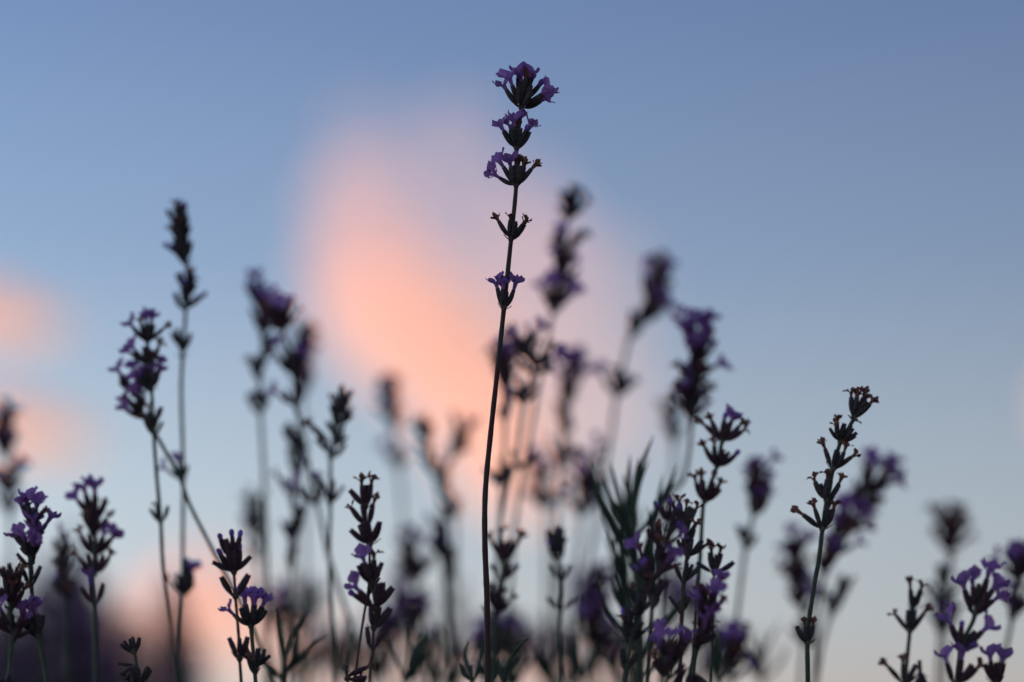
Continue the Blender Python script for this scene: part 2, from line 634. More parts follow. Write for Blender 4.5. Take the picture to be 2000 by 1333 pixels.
cloud('tall peach pink sunset cloud behind the tallest stalk', 4000,
      [(705, 265, 95, 95, .07), (705, 395, 115, 115, .20), (725, 515, 140, 115, .42), (790, 615, 170, 112, .72), (865, 700, 155, 105, .78), (930, 790, 130, 105, .9), (975, 885, 110, 95, .9), (1010, 960, 85, 70, .7)], 2.4, 1)
cloud('faint mauve cloud veil right of the tall peach cloud', 4600,
      [(880, 330, 120, 150, .8), (980, 480, 180, 190, .8), (1090, 600, 190, 200, .8), (1130, 780, 170, 160, .9), (1010, 700, 170, 180, 1), (1040, 900, 150, 120, 1)], .42, 2)
cloud('upper of two peach cloud streaks at the left edge', 4100, [(-50, 605, 130, 48, 1.4), (40, 635, 100, 40, 1.4)], 2.6, 3)
cloud('lower of two peach cloud streaks at the left edge', 4200, [(-40, 815, 110, 50, 1.4), (50, 840, 105, 48, 1.4), (130, 868, 60, 34, 1.4)], 2.6, 4)
cloud('small pink cloud cut by the right edge', 4100, [(2095, 790, 50, 75, 1)], 1.4, 5)
cloud('low peach cloud bank near the horizon behind the left stems', 4300, [(310, 1220, 90, 90, 1), (400, 1190, 110, 105, 1), (560, 1250, 120, 60, .7), (700, 1290, 120, 50, .7)], 2.2, 6)
cloud('low peach cloud bank near the horizon right of the tallest stem', 4400, [(880, 1310, 120, 45, .6), (1050, 1320, 120, 45, .6), (1220, 1310, 110, 50, .6)], 1.4, 7)

def leaf_tuft_mass(name, label, cx, cy, rx, ry, h, n, seed, cat='foliage'):
    rnd = random.Random(seed)
    mb = MB()
    for _ in range(n):
        a, q = rnd.uniform(0, 2 * math.pi), math.sqrt(rnd.random())
        p = Vector((cx + math.cos(a) * rx * q, cy + math.sin(a) * ry * q, 0))
        p.z = h * (1 - q * q * .7) * rnd.uniform(.15, .95)
        dr = Vector((rnd.gauss(0, .5), rnd.gauss(0, .5), 1)).normalized()
        L, W = rnd.uniform(.025, .05), rnd.uniform(.0012, .002)
        s = dr.cross(Vector((rnd.gauss(0, 1), rnd.gauss(0, 1), 0))).normalized() * W
        bend = Vector((dr.x, dr.y, -.1)) * L * .35
        mb.add([p - s * .5, p + s * .5, p + dr * L * .5 + s, p + dr * L * .5 - s, p + dr * L + bend], [(0, 1, 2, 3), (3, 2, 4)])
    return tag(new(name, mb.mesh(name, [M_LEAF])), label, cat, kind='stuff')
leaf_tuft_mass('lavender_foliage', 'narrow grey green leaves of the lavender crowns below the stalks', 0, 1.0, .42, .22, .27, 5000, 21)

def flower_mass(name, label, heads, seed):
    """a planted row too soft to count: stems, florets and leaves in one mesh"""
    rnd = random.Random(seed)
    mb = MB()
    for x, y, z in heads:
        lean = Vector((rnd.gauss(0, .06), rnd.gauss(0, .06), 0))
        top = Vector((x, y, z))
        base = Vector((x, y, 0)) - lean * z * 2
        tube(mb, [base + (top - base) * t for t in (0, .5, 1)], [.0011, .001, .0007], 4, 0)
        A = (top - base).normalized()
        for w in range(rnd.randint(5, 7)):
            c = top - A * (.010 * w + (.016 if w > 4 else 0))
            for k in range(8):
                q = rnd.uniform(0, 6.28)
                dr = (A * 1.0 + Vector((math.cos(q), math.sin(q), 0)) * rnd.uniform(.4, 1.1)).normalized()
                s = dr.cross(A).normalized() * .0016
                t = dr.cross(s).normalized() * .0016
                p = c + dr * .001
                L = rnd.uniform(.006, .008)
                mi = 1
                mb.add([p, p + dr * L * .5 + s, p + dr * L * .5 + t, p + dr * L * .5 - s, p + dr * L * .5 - t, p + dr * L], [(0, 1, 2), (0, 2, 3), (0, 3, 4), (0, 4, 1), (5, 2, 1), (5, 3, 2), (5, 4, 3), (5, 1, 4)], mi)
                if rnd.random() < .16:
                    e = p + dr * L
                    for j in range(3):
                        dv = (dr + Vector((rnd.gauss(0, .7), rnd.gauss(0, .7), rnd.gauss(0, .7)))).normalized() * .004
                        sv = dv.cross(dr).normalized() * .0018
                        mb.add([e, e + dv * .6 + sv, e + dv, e + dv * .6 - sv], [(0, 1, 2, 3)], 2)
    return tag(new(name, mb.mesh(name, [M_STEM, M_CALYXP, M_PETAL])), label, 'lavender', kind='stuff')
rnd = random.Random(5)
heads = []
for _ in range(620):
    d = rnd.uniform(1.7, 2.9)
    x = rnd.uniform(-260, 400)
    edge = 1120 + 55 * math.sin(x * .028 + 1) + 35 * math.sin(x * .071) + max(0, x - 210) * .8
    y = edge + rnd.random() ** 1.15 * 330
    p = at(x, y, d)
    heads.append((p.x, p.y, max(.2, p.z)))
flower_mass('lavender_row', 'dark purple mass of blurred lavender at the lower left', heads, 6)
# ------------------------------------------------------------------ the stalks, sharpest first
def ordinal(k):
    ones = ['first', 'second', 'third', 'fourth', 'fifth', 'sixth', 'seventh', 'eighth', 'ninth', 'tenth', 'eleventh', 'twelfth', 'thirteenth', 'fourteenth', 'fifteenth',
            'sixteenth', 'seventeenth', 'eighteenth', 'nineteenth', 'twentieth']
    if k <= 20:
        return ones[k - 1]
    return {2: 'twenty', 3: 'thirty'}[k // 10] + '-' + ones[k % 10 - 1] if k % 10 else 'thirtieth'

o_, w_, b_, n_ = 'o', 'w', 'b', '-'
stalk('tallest lavender stalk, sharp, with five spaced whorls and violet blossoms', 0,
      [(1021, 168), (1019, 190), (1018, 212), (1009, 292), (1008, 365), (998, 470), (984, 605), (972, 720), (958, 850), (948, 960), (947, 1060), (951, 1170), (953, 1345)],
      [(1018, 210, [(-48, 10, o_, 1.05), (-34, -30, o_, 1.0, 1), (-14, 20, o_, 1.0, 3.2), (-4, -40, o_, .95, 2), (10, 10, o_, 1.0, 3), (20, -30, b_, 1, 4), (44, 10, b_, 1.05, 2.5),
                    (62, -12, o_, 1.1, .5), (70, 25, o_, 1.0, -.3), (-18, -80, n_, .9), (4, -70, n_, 1, 1), (24, -80, w_, 1, 3), (32, -50, n_, 1.05, 1), (-28, -60, n_, 1), (50, -60, n_, 1, 0), (12, 80, w_, 1, 3)], 1.06),
       (1009, 290, [(-38, 5, o_, 1), (-24, -60, n_, 1), (-10, -55, o_, 1.1), (-4, 40, o_, 1.12), (-30, 40, o_, .95), (9, -60, n_, 1), (20, -30, b_, 1.0), (22, 10, o_, .95), (38, 0, n_, .98), (30, 50, n_, 1), (3, -80, w_, .9)], 1.04),
       (1008, 363, [(-32, -10, o_, 1.05), (-72, 30, o_, .92), (-26, -50, o_, .95), (-3, -60, w_, 1.0), (4, 70, w_, 1), (18, -40, w_, .92), (34, -5, w_, 1.05), (28, 40, w_, 1), (16, -70, n_, 1), (-12, 60, n_, 1)], 1.04),
       (998, 468, [(-40, 5, w_, 1.0, .5), (-6, -40, w_, .95), (-8, 60, n_, .95), (14, -60, n_, .95), (26, -20, w_, .9), (36, 5, w_, .98), (22, 60, n_, .9)], 1.0),
       (984, 603, [(-17, 10, o_, 1.05), (-8, -50, o_, 1.0), (22, 0, o_, 1.02), (3, 60, n_, .85), (-10, 50, o_, .9)], 1.0)],
      'slate', M_STEMR, 3, .68, grow=2.3)
stalk('sharp withered lavender stalk leaning right, brown faded blossoms, right of centre', 3,
      [(1672, 790), (1668, 817), (1641, 866), (1627, 919), (1614, 980), (1606, 1036), (1600, 1085), (1588, 1160), (1580, 1215), (1577, 1262), (1578, 1345)],
      [(1668, 815, [(-28, 0, w_, .95), (-12, -40, w_, 1), (0, -60, w_, 1.05), (4, 30, w_, 1.05), (12, -50, n_, 1), (24, -20, w_, 1.0), (34, -50, n_, .95), (-14, 50, w_, 1), (18, 70, n_, .9)], 1.04),
       (1641, 864, [(-62, -10, n_, .8), (-46, -40, w_, .85), (-34, 10, w_, .95), (-24, -60, n_, 1), (24, -50, n_, .95), (38, -20, n_, .9), (6, 10, w_, 1), (50, 20, n_, .8)], 1.02),
       (1627, 917, [(-28, 0, w_, 1.02), (-4, -60, n_, .95), (24, -30, w_, .95), (38, 0, w_, 1.02), (10, 60, n_, .9)], 1.07),
       (1614, 978, [(-42, 5, w_, 1.0), (-8, -40, w_, 1.02), (-20, -70, n_, .9), (-34, 50, n_, .85), (26, -10, w_, 1.0), (34, 20, n_, .95), (12, 70, n_, 1)], 1.07),
       (1606, 1034, [(-56, 5, w_, 1.05), (-26, -30, w_, 1.02), (10, -50, n_, 1), (26, 10, w_, 1.05), (16, 60, w_, 1)], 1.11),
       (1577, 1258, [(-36, 0, n_, 1), (-8, -50, w_, .9), (12, -30, w_, .9), (20, 40, n_, .95)], 1.02)],
      'slate', M_STEM, 5, .66, grow=1.9)
tall_left = stalk('tall dark stalk without blossoms standing above the violet heads on the left', 16,
      [(345, 420), (350, 470), (364, 514), (363, 600), (357, 690), (354, 760), (356, 850), (358, 940), (357, 1050), (357, 1160), (354, 1240), (352, 1345)],
      [(347, 440, 'C', 7, 1, 34), (350, 458, 'C', 7, 1.02, 46), (353, 474, 'C', 7, 1.05, 50), (364, 516, 'C', 7, 1.05, 46), (363, 576, 'C', 6, 1.0, 40), (363, 600, 'C', 8, 1.1, 46), (356, 698, 'C', 5, 1.05, 42), (356, 938, [(-50, 0, o_, .95), (-8, -30, o_, .9), (-14, 40, w_, .9), (16, -20, n_, .9)], .95),
       (357, 1160, [(-38, 0, w_, .85), (-20, -60, n_, 1.2), (6, -70, n_, 1.5), (14, -10, o_, 1), (26, -40, n_, 1.2), (44, 0, n_, .7)], 1.1)], 'slate', M_STEM, 11, fine=True)
stalk('broad violet lavender head on an upright stem in front of the tall dark stalk', 11,
      [(291, 640), (288, 672), (290, 715), (296, 765), (300, 845), (306, 930), (314, 1020), (318, 1100), (328, 1200), (349, 1345)],
      [(288, 668, [(-46, 0, o_, 1), (-22, -40, w_, 1), (2, -20, o_, 1.05), (-6, 50, o_, 1), (42, 0, w_, 1), (26, 50, n_, 1), (14, -70, n_, 1)], 1), (290, 712, [(-52, 10, o_, 1), (-38, -30, o_, 1), (34, 0, w_, .95), (44, 40, w_, 1), (-16, -70, n_, 1), (10, -60, n_, .9)], 1),
       (296, 762, 'O', 8, 1.0, 46), (301, 846, 'M', 5, .92, 44), (314, 1020, [(-34, 0, n_, .95), (-14, 40, w_, .85), (30, 0, n_, 1)], .9)], 'slate', M_STEM, 12, fine=True)
stalk('thin stalk leaning down to the right from the broad violet head', 12,
      [(268, 775), (282, 812), (305, 850), (350, 932), (370, 985), (400, 1045), (440, 1122), (487, 1213), (540, 1345)],
      [(268, 776, 'O', 6, 1.0, 44), (284, 818, 'M', 7, 1.0, 46)], 'slate', M_STEM, 13, fine=True)
stalk('plum coloured bud head low on the left crossing the leaning green stem', -4,
      [(452, 1075), (455, 1098), (457, 1120), (460, 1166), (466, 1240), (468, 1287), (472, 1345)],
      [(452, 1090, [(-22, 0, b_, .95), (6, 0, b_, .95), (-6, -60, n_, .9), (30, 0, b_, .95)], 1.1), (457, 1118, [(-56, 0, n_, 1), (-34, -20, b_, 1), (-18, -60, n_, 1), (8, -70, n_, 1), (22, 10, b_, 1), (46, 0, n_, 1), (-46, 40, b_, .95)], 1.1),
       (460, 1165, [(-32, 0, n_, 1.02), (30, 0, n_, 1.08)], 1.14), (468, 1287, [(-18, 0, n_, 1), (20, 0, n_, 1), (4, -70, n_, .9)], 1.14)], 'plum', M_STEMR, 14, .55)
stalk('short stalk with wide violet blossoms touching the plum bud head', 3,
      [(491, 1200), (490, 1226), (495, 1280), (500, 1345)],
      [(490, 1224, [(-56, 10, o_, .95), (-30, -40, n_, 1.05), (-8, -20, o_, 1.1), (14, -40, o_, 1.1), (30, 10, o_, 1.05), (44, 0, n_, 1), (8, 50, o_, 1)], 1.08), (499, 1312, 'C', 7, 1.05, 50)], 'slate', M_STEM, 15)
stalk('slender plum stalk with stacked whorls and one violet blossom, left of the tallest stem', -5,
      [(716, 960), (714, 992), (716, 1030), (722, 1066), (722, 1100), (726, 1140), (733, 1190), (731, 1228), (728, 1267), (722, 1345)],
      [(714, 990, [(-38, 0, n_, 1), (-8, -30, w_, 1), (12, -20, w_, 1.05), (0, 60, n_, 1)], 1.08), (716, 1026, [(-34, 0, n_, 1), (-46, 30, w_, .9), (18, -20, w_, .95), (26, 30, n_, 1), (-6, -60, n_, .95)], 1.08), (722, 1064, [(-46, 0, n_, 1), (-22, -50, n_, 1), (0, -70, n_, 1), (26, -30, n_, 1), (34, 20, n_, 1.05), (-30, 50, n_, 1)], 1.14),
       (726, 1140, [(-32, 0, n_, .95), (-12, -60, o_, 1), (10, 0, w_, 1.05), (28, 0, n_, 1), (-20, 40, n_, 1)], 1.12), (733, 1188, [(-50, 0, b_, 1), (-36, -30, o_, 1), (24, 0, n_, 1.1), (40, 0, n_, 1.1), (12, -60, n_, 1.1), (50, 30, n_, 1)], 1.20), (731, 1228, [(36, 0, n_, 1.1), (-14, -40, n_, 1), (10, 40, n_, .95)], 1.14), (728, 1266, [(-22, 0, n_, .95), (24, 0, n_, 1)], 1.08)],
      'plum', M_STEMR, 16, .5)
stalk('reddish flower stem rising behind the slender plum stalk', 4, [(716, 1175), (711, 1200), (702, 1260), (690, 1345)], [(716, 1178, 'C', 4, .8, 30)], 'plum', M_STEMR, 17, .5)
stalk('tiny withered flower tip left at the foot of the slender plum stalk', 3, [(678, 1300), (678, 1322), (682, 1350)], [(678, 1326, [(-12, 0, w_, 1.1), (6, -40, n_, 1), (16, 20, n_, .9)], 1)], 'plum', M_STEMR, 18, .5)
stalk('tiny withered flower tip right at the foot of the slender plum stalk', 3, [(706, 1310), (703, 1328), (700, 1352)], [(703, 1330, [(16, 0, w_, 1.1), (-14, -40, n_, 1), (8, 50, n_, .9)], 1)], 'plum', M_STEMR, 19, .5)
stalk('violet blossom head at the far left above the dark mass', -4,
      [(64, 1010), (60, 1040), (58, 1080), (62, 1142), (66, 1180), (76, 1246), (94, 1345)],
      [(62, 1030, 'O', 8, 1, 46), (58, 1078, 'O', 8, 1, 56), (60, 1105, 'O', 6, .95, 58), (62, 1142, [(-22, 0, n_, 1), (4, -60, n_, 1), (24, 0, n_, 1)], .95), (75, 1244, [(-34, 0, n_, 1), (-24, -40, o_, 1.1), (-4, 20, o_, 1.1), (6, -40, o_, 1.1), (16, 0, n_, 1)], 1.05)], 'slate', M_STEM, 20)
stalk('dark withered head in the bottom left corner with a violet blossom under it', -5,
      [(22, 1150), (20, 1192), (22, 1250), (18, 1320), (16, 1350)],
      [(22, 1160, 'W', 7, 1, 45), (20, 1192, 'W', 9, 1, 55), (24, 1250, 'D', 9, 1, 60), (16, 1325, 'O', 8, 1.1, 50)], 'plum', M_STEM, 21)
stalk('soft violet head with curling florets right of the far left blossom head', -11,
      [(180, 985), (185, 1015), (184, 1080), (178, 1130), (182, 1184), (188, 1345)],
      [(182, 1012, [(-30, 0, o_, .95), (-6, -20, o_, 1.1), (6, 30, o_, 1.1), (-14, 50, n_, 1), (16, -60, n_, 1)], 1.05), (184, 1044, 'C', 7, 1, 38), (184, 1084, [(-46, 0, w_, 1), (-24, 30, n_, 1), (34, 0, o_, 1), (20, -40, o_, 1), (48, 0, o_, .9)], 1), (182, 1122, [(-46, 0, w_, 1), (42, 0, w_, 1), (-30, 40, n_, 1), (28, 40, n_, 1), (0, -60, n_, 1)], 1), (182, 1182, [(-34, 0, n_, 1), (-6, -50, b_, 1), (30, 0, n_, 1.05), (-4, 30, o_, 1)], 1)],
      'plum', M_STEM, 22, fine=True)
stalk('downy grey bud spike low in front of the dark purple mass', 2,
      [(262, 1270), (266, 1296), (272, 1345)],
      [(262, 1276, [(-26, 0, n_, .9), (0, -30, n_, 1), (24, 0, n_, .95), (-10, 50, n_, .9), (-40, -20, n_, .9)], .82), (266, 1302, [(-48, 0, n_, 1), (-28, -50, n_, 1), (4, -70, n_, 1), (30, -30, n_, 1), (46, 0, n_, 1)], .85), (271, 1338, [(-50, 0, n_, 1), (-22, -50, n_, 1), (8, -60, n_, 1), (32, 0, n_, 1.1), (48, 10, n_, 1)], .9)], 'slate', M_STEM, 23, .6)
stalk('dark withered head with one violet blossom on top, right of the leafy shoot', 8,
      [(1418, 840), (1410, 864), (1400, 912), (1384, 955), (1374, 984), (1369, 1060), (1365, 1130), (1358, 1220), (1352, 1345)],
      [(1411, 862, [(-40, 0, w_, 1.1), (-58, 20, w_, 1.1), (4, -20, o_, 1.1), (-6, 30, b_, 1.1), (14, 40, o_, 1), (36, 0, w_, 1.1), (52, 0, w_, 1.05), (0, -70, n_, 1)], 1.02), (1400, 912, [(-46, 0, w_, 1.1), (-20, 20, w_, 1.1), (-34, -50, n_, 1), (6, -60, n_, 1), (20, 20, n_, 1), (46, 0, b_, 1.1)], 1), (1376, 980, [(-36, 0, w_, 1), (-16, 0, w_, 1.15), (8, 20, w_, 1.1), (-26, -50, n_, 1.1), (18, -50, n_, 1.1), (34, 0, w_, 1.05), (46, 20, n_, 1)], 1.05)],
      'plum', M_STEM, 24)
stalk('dark brown whorled stalk between the leafy shoot and the single green stem', 4,
      [(1335, 1010), (1340, 1050), (1342, 1085), (1335, 1136), (1333, 1180), (1330, 1250), (1328, 1345)],
      [(1336, 1030, 'D', 6, 1, 40), (1340, 1056, 'W', 7, 1, 45), (1343, 1088, [(-34, 0, n_, 1), (38, 0, n_, 1.1), (52, 20, w_, 1), (10, -60, n_, 1), (-20, 50, n_, 1)], 1), (1335, 1136, [(-26, 0, n_, 1), (40, 0, n_, 1.1), (2, -60, n_, 1), (24, 40, n_, 1)], 1), (1330, 1195, [(-34, 0, n_, .95), (26, 20, n_, .9)], 1)], 'slate', M_STEMR, 25)
stalk('plum spiky stalk directly before the leafy shoot, star shaped florets', -9,
      [(1310, 1020), (1303, 1048), (1290, 1095), (1280, 1132), (1274, 1188), (1268, 1260), (1262, 1345)],
      [(1306, 1040, 'B', 5, .95, 44), (1288, 1086, 'D', 8, 1.02, 52), (1278, 1130, 'B', 8, 1.05, 58), (1275, 1186, 'C', 7, 1.02, 52)], 'plum', M_STEM, 26, fine=True)
stalk('small dark cup shaped head with two spread arms, right of the green stem', 5,
      [(1396, 1100), (1395, 1126), (1392, 1160), (1388, 1345)],
      [(1395, 1120, [(-10, -30, w_, 1.1), (6, 20, w_, 1.1), (14, -40, n_, 1.1), (-16, 40, n_, 1.1), (-58, 0, n_, 1), (62, 0, n_, 1.1), (0, -70, n_, 1)], 1)], 'slate', M_STEM, 27, .45)
stalk('dense violet blossom head low beside the leafy shoot', -8,
      [(1385, 1175), (1378, 1210), (1364, 1262), (1350, 1312), (1344, 1350)],
      [(1382, 1196, 'M', 6, 1, 50), (1372, 1228, 'M', 8, 1.08, 50), (1362, 1268, 'M', 8, 1.1, 55), (1350, 1315, 'O', 10, 1.1, 60)], 'plum', M_STEM, 28, fine=True)
stalk('violet lower head between the leafy shoot and the dense violet head', -9,
      [(1312, 1280), (1306, 1312), (1300, 1350)], [(1312, 1290, 'M', 6, 1.05, 46), (1306, 1322, 'M', 7, 1.05, 50)], 'plum', M_STEM, 29, fine=True)
stalk('black withered whorl on a thin stem in front of the leafy shoot', 7,
      [(1245, 1185), (1240, 1225), (1226, 1290), (1216, 1350)],
      [(1244, 1205, 'C', 7, 1, 45), (1234, 1248, 'C', 8, 1, 55), (1222, 1306, [(-14, 0, n_, 1), (30, 0, n_, 1), (4, 60, n_, .9)], 1)], 'slate', M_STEM, 30)
stalk('violet blossoms at the right with orange lit gaps, front bottom right', -7,
      [(1912, 1140), (1904, 1202), (1890, 1235), (1876, 1268), (1866, 1345)],
      [(1904, 1200, [(-34, 0, o_, 1.15), (-20, -30, o_, 1.05, 2), (6, 0, o_, 1.15, 4), (26, 0, o_, 1.12, 2), (40, 20, o_, 1.0), (16, -50, n_, 1.1)], 1.1), (1878, 1266, [(-36, 0, o_, 1.1), (-24, -40, b_, 1), (34, 0, o_, 1.15), (28, 40, n_, 1)], 1.1), (1866, 1336, [(-28, 0, o_, 1), (0, -20, o_, 1.15), (6, 40, o_, 1.1), (36, 0, n_, 1.1), (50, 10, w_, 1.1)], 1.1)], 'plum', M_STEM, 31)
stalk('dark cup shaped head on a thin green stem, left of the front right blossoms', 8,
      [(1786, 1165), (1780, 1200), (1777, 1234), (1772, 1285), (1766, 1350)],
      [(1782, 1190, [(-8, 0, w_, 1.1), (10, -20, w_, 1.1), (18, 30, n_, 1), (-14, -50, n_, 1)], 1), (1777, 1234, [(-40, 0, w_, 1), (-12, -50, n_, 1.15), (10, -60, n_, 1.15), (26, 0, w_, 1.1), (36, 30, n_, 1), (-8, 50, n_, 1.1)], 1.05), (1766, 1336, [(-44, 0, w_, 1.05), (-8, -40, w_, 1), (20, 0, n_, 1.1), (34, 30, n_, 1)], 1.1)], 'slate', M_STEM, 32)
stalk('round brown seed head just right of the thin green stem at the bottom right', 8, [(1796, 1290), (1797, 1312), (1800, 1350)], [(1797, 1316, 'W', 10, .95, 62)], 'plum', M_STEMR, 33)
stalk('single violet blossom at the bottom right corner', -6, [(1946, 1310), (1946, 1345)], [(1945, 1336, [(-10, 0, o_, 1.1), (8, -30, o_, 1.05), (24, 20, n_, 1), (-24, 20, n_, 1)], 1.05)], 'plum', M_STEMR, 34)

def bract(root, chain, half, b):
    mb = MB()
    blade_into(mb, [at(x, y, dist(b)) - root.location for x, y in chain], half * K * dist(b))
    tag(new('bract', mb.mesh('bract', [M_LEAF]), root), 'broad olive green pointed bract')
bract(tall_left, [(360, 1164), (366, 1142), (366, 1118), (361, 1090)], 13, 16)

# softer stalks behind
stalk('blurred violet tipped stalk left of the peach cloud, first of the leaning pair', 26,
      [(503, 575), (508, 615), (514, 660), (508, 740), (509, 810), (514, 900), (518, 1000), (521, 1100), (524, 1345)],
      [(504, 600, 'B', 6, 1.1, 30), (512, 655, 'M', 10, 1.1, 52), (513, 700, 'C', 4, 1.1, 45), (508, 742, 'C', 4, 1.1, 45), (509, 806, 'C', 5, 1, 38)], 'plum', M_STEM)
stalk('blurred dark headed stalk crossing to the right below the peach cloud', 22,
      [(555, 600), (552, 640), (572, 710), (577, 790), (586, 830), (602, 905), (620, 985), (640, 1080), (668, 1170), (688, 1235), (704, 1345)],
      [(553, 640, 'D', 11, 1.1, 58), (572, 730, 'D', 10, 1.05, 50), (577, 792, [(-50, 0, o_, 1), (-30, -40, n_, 1), (0, -50, n_, 1), (30, 0, n_, 1), (14, 40, n_, 1)], 1.05), (616, 984, [(-46, 0, o_, 1.1), (10, 0, w_, 1), (38, 0, n_, 1), (-20, 30, n_, 1)], 1.05)], 'plum', M_STEM)
stalk('brown smudged flower head half hidden behind the blurred dark headed stalk', 40, [(590, 670), (588, 720), (590, 780), (594, 900), (600, 1345)], [(590, 690, 'D', 9, 1.1, 40), (588, 730, 'D', 9, 1.1, 40), (590, 770, 'D', 7, 1.1, 40)], 'plum', M_STEM)
stalk('small dark forked head in blue sky left of the slender plum stalk', 16,
      [(664, 790), (660, 826), (655, 866), (646, 895), (645, 1000), (643, 1080), (648, 1200), (656, 1345)],
      [(663, 806, 'C', 8, 1, 42), (659, 835, 'C', 9, 1, 52), (655, 868, 'C', 5, .95, 48), (646, 896, [(-44, 0, n_, 1.1, 2), (-52, 0, w_, 1.4, 6), (-14, 30, n_, 1), (44, 0, n_, 1.1), (10, -50, n_, 1)], 1.02), (644, 985, 'C', 6, 1.05, 50)], 'slate', M_STEM)
stalk('thin pale blurred stalk with small beads left of the small forked head', 25,
      [(576, 860), (576, 920), (572, 960), (580, 1030), (566, 1062), (570, 1110), (568, 1200), (564, 1345)],
      [(576, 880, 'C', 7, 1, 40), (575, 918, 'C', 6, 1, 45), (570, 972, 'C', 5, .9, 40), (580, 1030, 'C', 6, .95, 40), (568, 1066, 'C', 6, .9, 40), (570, 1112, 'C', 4, .9, 40)], 'slate', M_STEM)
stalk('faint dark blurred head beside the left blurred violet tipped stem', 38, [(500, 1000), (503, 1050), (505, 1100), (512, 1345)], [(500, 1010, 'C', 8, 1, 45), (502, 1050, 'D', 8, 1, 45), (504, 1095, 'C', 6, 1, 45)], 'slate', M_STEM)
stalk('blurred dark head standing alone beneath the peach cloud tail', 44,
      [(764, 790), (770, 830), (778, 905), (786, 1000), (792, 1120), (796, 1345)],
      [(765, 805, 'D', 10, 1.1, 48), (770, 840, 'D', 10, 1.1, 42), (778, 912, 'D', 7, 1.05, 44)], 'plum', M_STEM)
stalk('blurred head with dark round tip, left of the blurred pair left of tallest stem', 36,
      [(832, 845), (838, 880), (852, 925), (862, 1000), (866, 1120), (870, 1345)], [(833, 856, 'C', 8, .95, 44), (838, 884, 'C', 5, .9, 40), (852, 930, 'C', 7, 1, 55)], 'slate', M_STEM)
stalk('blurred bowed head, right of the blurred pair left of the tallest stem', 38,
      [(896, 855), (886, 890), (868, 930), (880, 970), (888, 1015), (890, 1120), (884, 1345)], [(894, 866, 'D', 9, 1.05, 44), (884, 895, 'C', 7, 1, 44), (872, 960, 'C', 5, 1, 44), (886, 1012, 'C', 6, 1, 44)], 'slate', M_STEM)
stalk('blurred purple grey head low between the slender plum stalk and the tallest stem', 36,
      [(800, 1075), (812, 1120), (818, 1200), (822, 1345)], [(800, 1092, 'M', 8, 1.05, 48), (812, 1140, 'M', 10, 1.1, 58), (818, 1205, 'C', 6, 1, 40)], 'plum', M_STEM)
stalk('blurred dark narrow head beside the blurred purple grey head', 30, [(864, 1045), (868, 1090), (874, 1130), (880, 1220), (886, 1345)], [(864, 1062, 'C', 8, 1, 42), (868, 1095, 'C', 8, 1, 42), (874, 1132, 'C', 7, 1, 46)], 'slate', M_STEM)
stalk('tall blurred violet stalk just right of the tallest stalk', 28,
      [(1112, 405), (1106, 440), (1098, 500), (1092, 545), (1080, 605), (1066, 680), (1050, 765), (1034, 860), (1014, 960), (1000, 1100), (990, 1345)],
      [(1110, 428, 'C', 9, 1.15, 46), (1099, 505, 'M', 8, 1.15, 46), (1094, 548, 'D', 9, 1.2, 50), (1088, 575, 'M', 6, 1.1, 46), (1081, 608, 'M', 9, 1.2, 52)], 'plum', M_STEM)
stalk('blurred stalk leaning right with a plain dark head under open blue sky', 32,
      [(1282, 540), (1268, 585), (1250, 625), (1230, 658), (1212, 735), (1203, 775), (1196, 830), (1184, 905), (1160, 1050), (1132, 1200), (1110, 1345)],
      [(1280, 560, 'D', 9, 1.1, 40), (1264, 598, 'D', 9, 1.1, 42), (1250, 628, 'M', 10, 1.1, 44), (1230, 660, 'C', 6, 1, 36), (1203, 774, 'M', 7, 1.1, 50)], 'plum', M_STEM)
stalk('soft violet head left of and above the withered head with one violet blossom', 20,
      [(1358, 655), (1358, 700), (1354, 750), (1350, 825), (1346, 880), (1334, 940), (1300, 1000), (1290, 1345)],
      [(1360, 680, 'O', 9, 1.1, 50), (1357, 712, 'O', 8, 1.1, 50), (1354, 752, 'D', 9, 1.1, 58), (1351, 790, 'D', 9, 1.1, 55), (1350, 826, 'D', 9, 1.1, 50)], 'plum', M_STEM)
stalk('faint blurred head under the soft violet head, above the leafy shoot', 38, [(1312, 800), (1314, 850), (1316, 950), (1310, 1345)], [(1312, 826, 'M', 8, 1.05, 55), (1316, 862, 'C', 7, 1, 50)], 'plum', M_STEM)
stalk('blurred dark head with round loops just right of the tallest stem', 22,
      [(1030, 665), (1042, 715), (1023, 785), (1012, 860), (1004, 905), (988, 965), (975, 1045), (965, 1200), (960, 1345)],
      [(1032, 690, 'D', 8, 1.05, 52), (1042, 728, 'M', 9, 1.1, 62), (1023, 786, 'C', 6, 1, 44), (1014, 912, [(-40, 0, n_, .9), (44, 0, n_, .95), (50, 20, w_, .8)], 1)], 'slate', M_STEM)
stalk('blurred narrow dark head almost touching the tallest stem', 26,
      [(983, 705), (985, 760), (986, 820), (984, 900), (980, 950), (974, 1100), (968, 1345)], [(984, 725, 'D', 9, 1.05, 34), (985, 765, 'D', 8, 1.05, 34), (986, 818, 'C', 6, .95, 38), (980, 948, 'C', 8, 1, 52)], 'plum', M_STEM)
stalk('blurred brown tinged head with violet top below the tall blurred violet stalk', 36,
      [(1114, 715), (1106, 780), (1100, 850), (1094, 910), (1086, 1050), (1080, 1345)], [(1113, 745, 'O', 9, 1.05, 36), (1106, 790, 'D', 8, 1.05, 36), (1101, 845, 'D', 7, 1, 36), (1095, 910, 'D', 7, 1, 40)], 'plum', M_STEM)
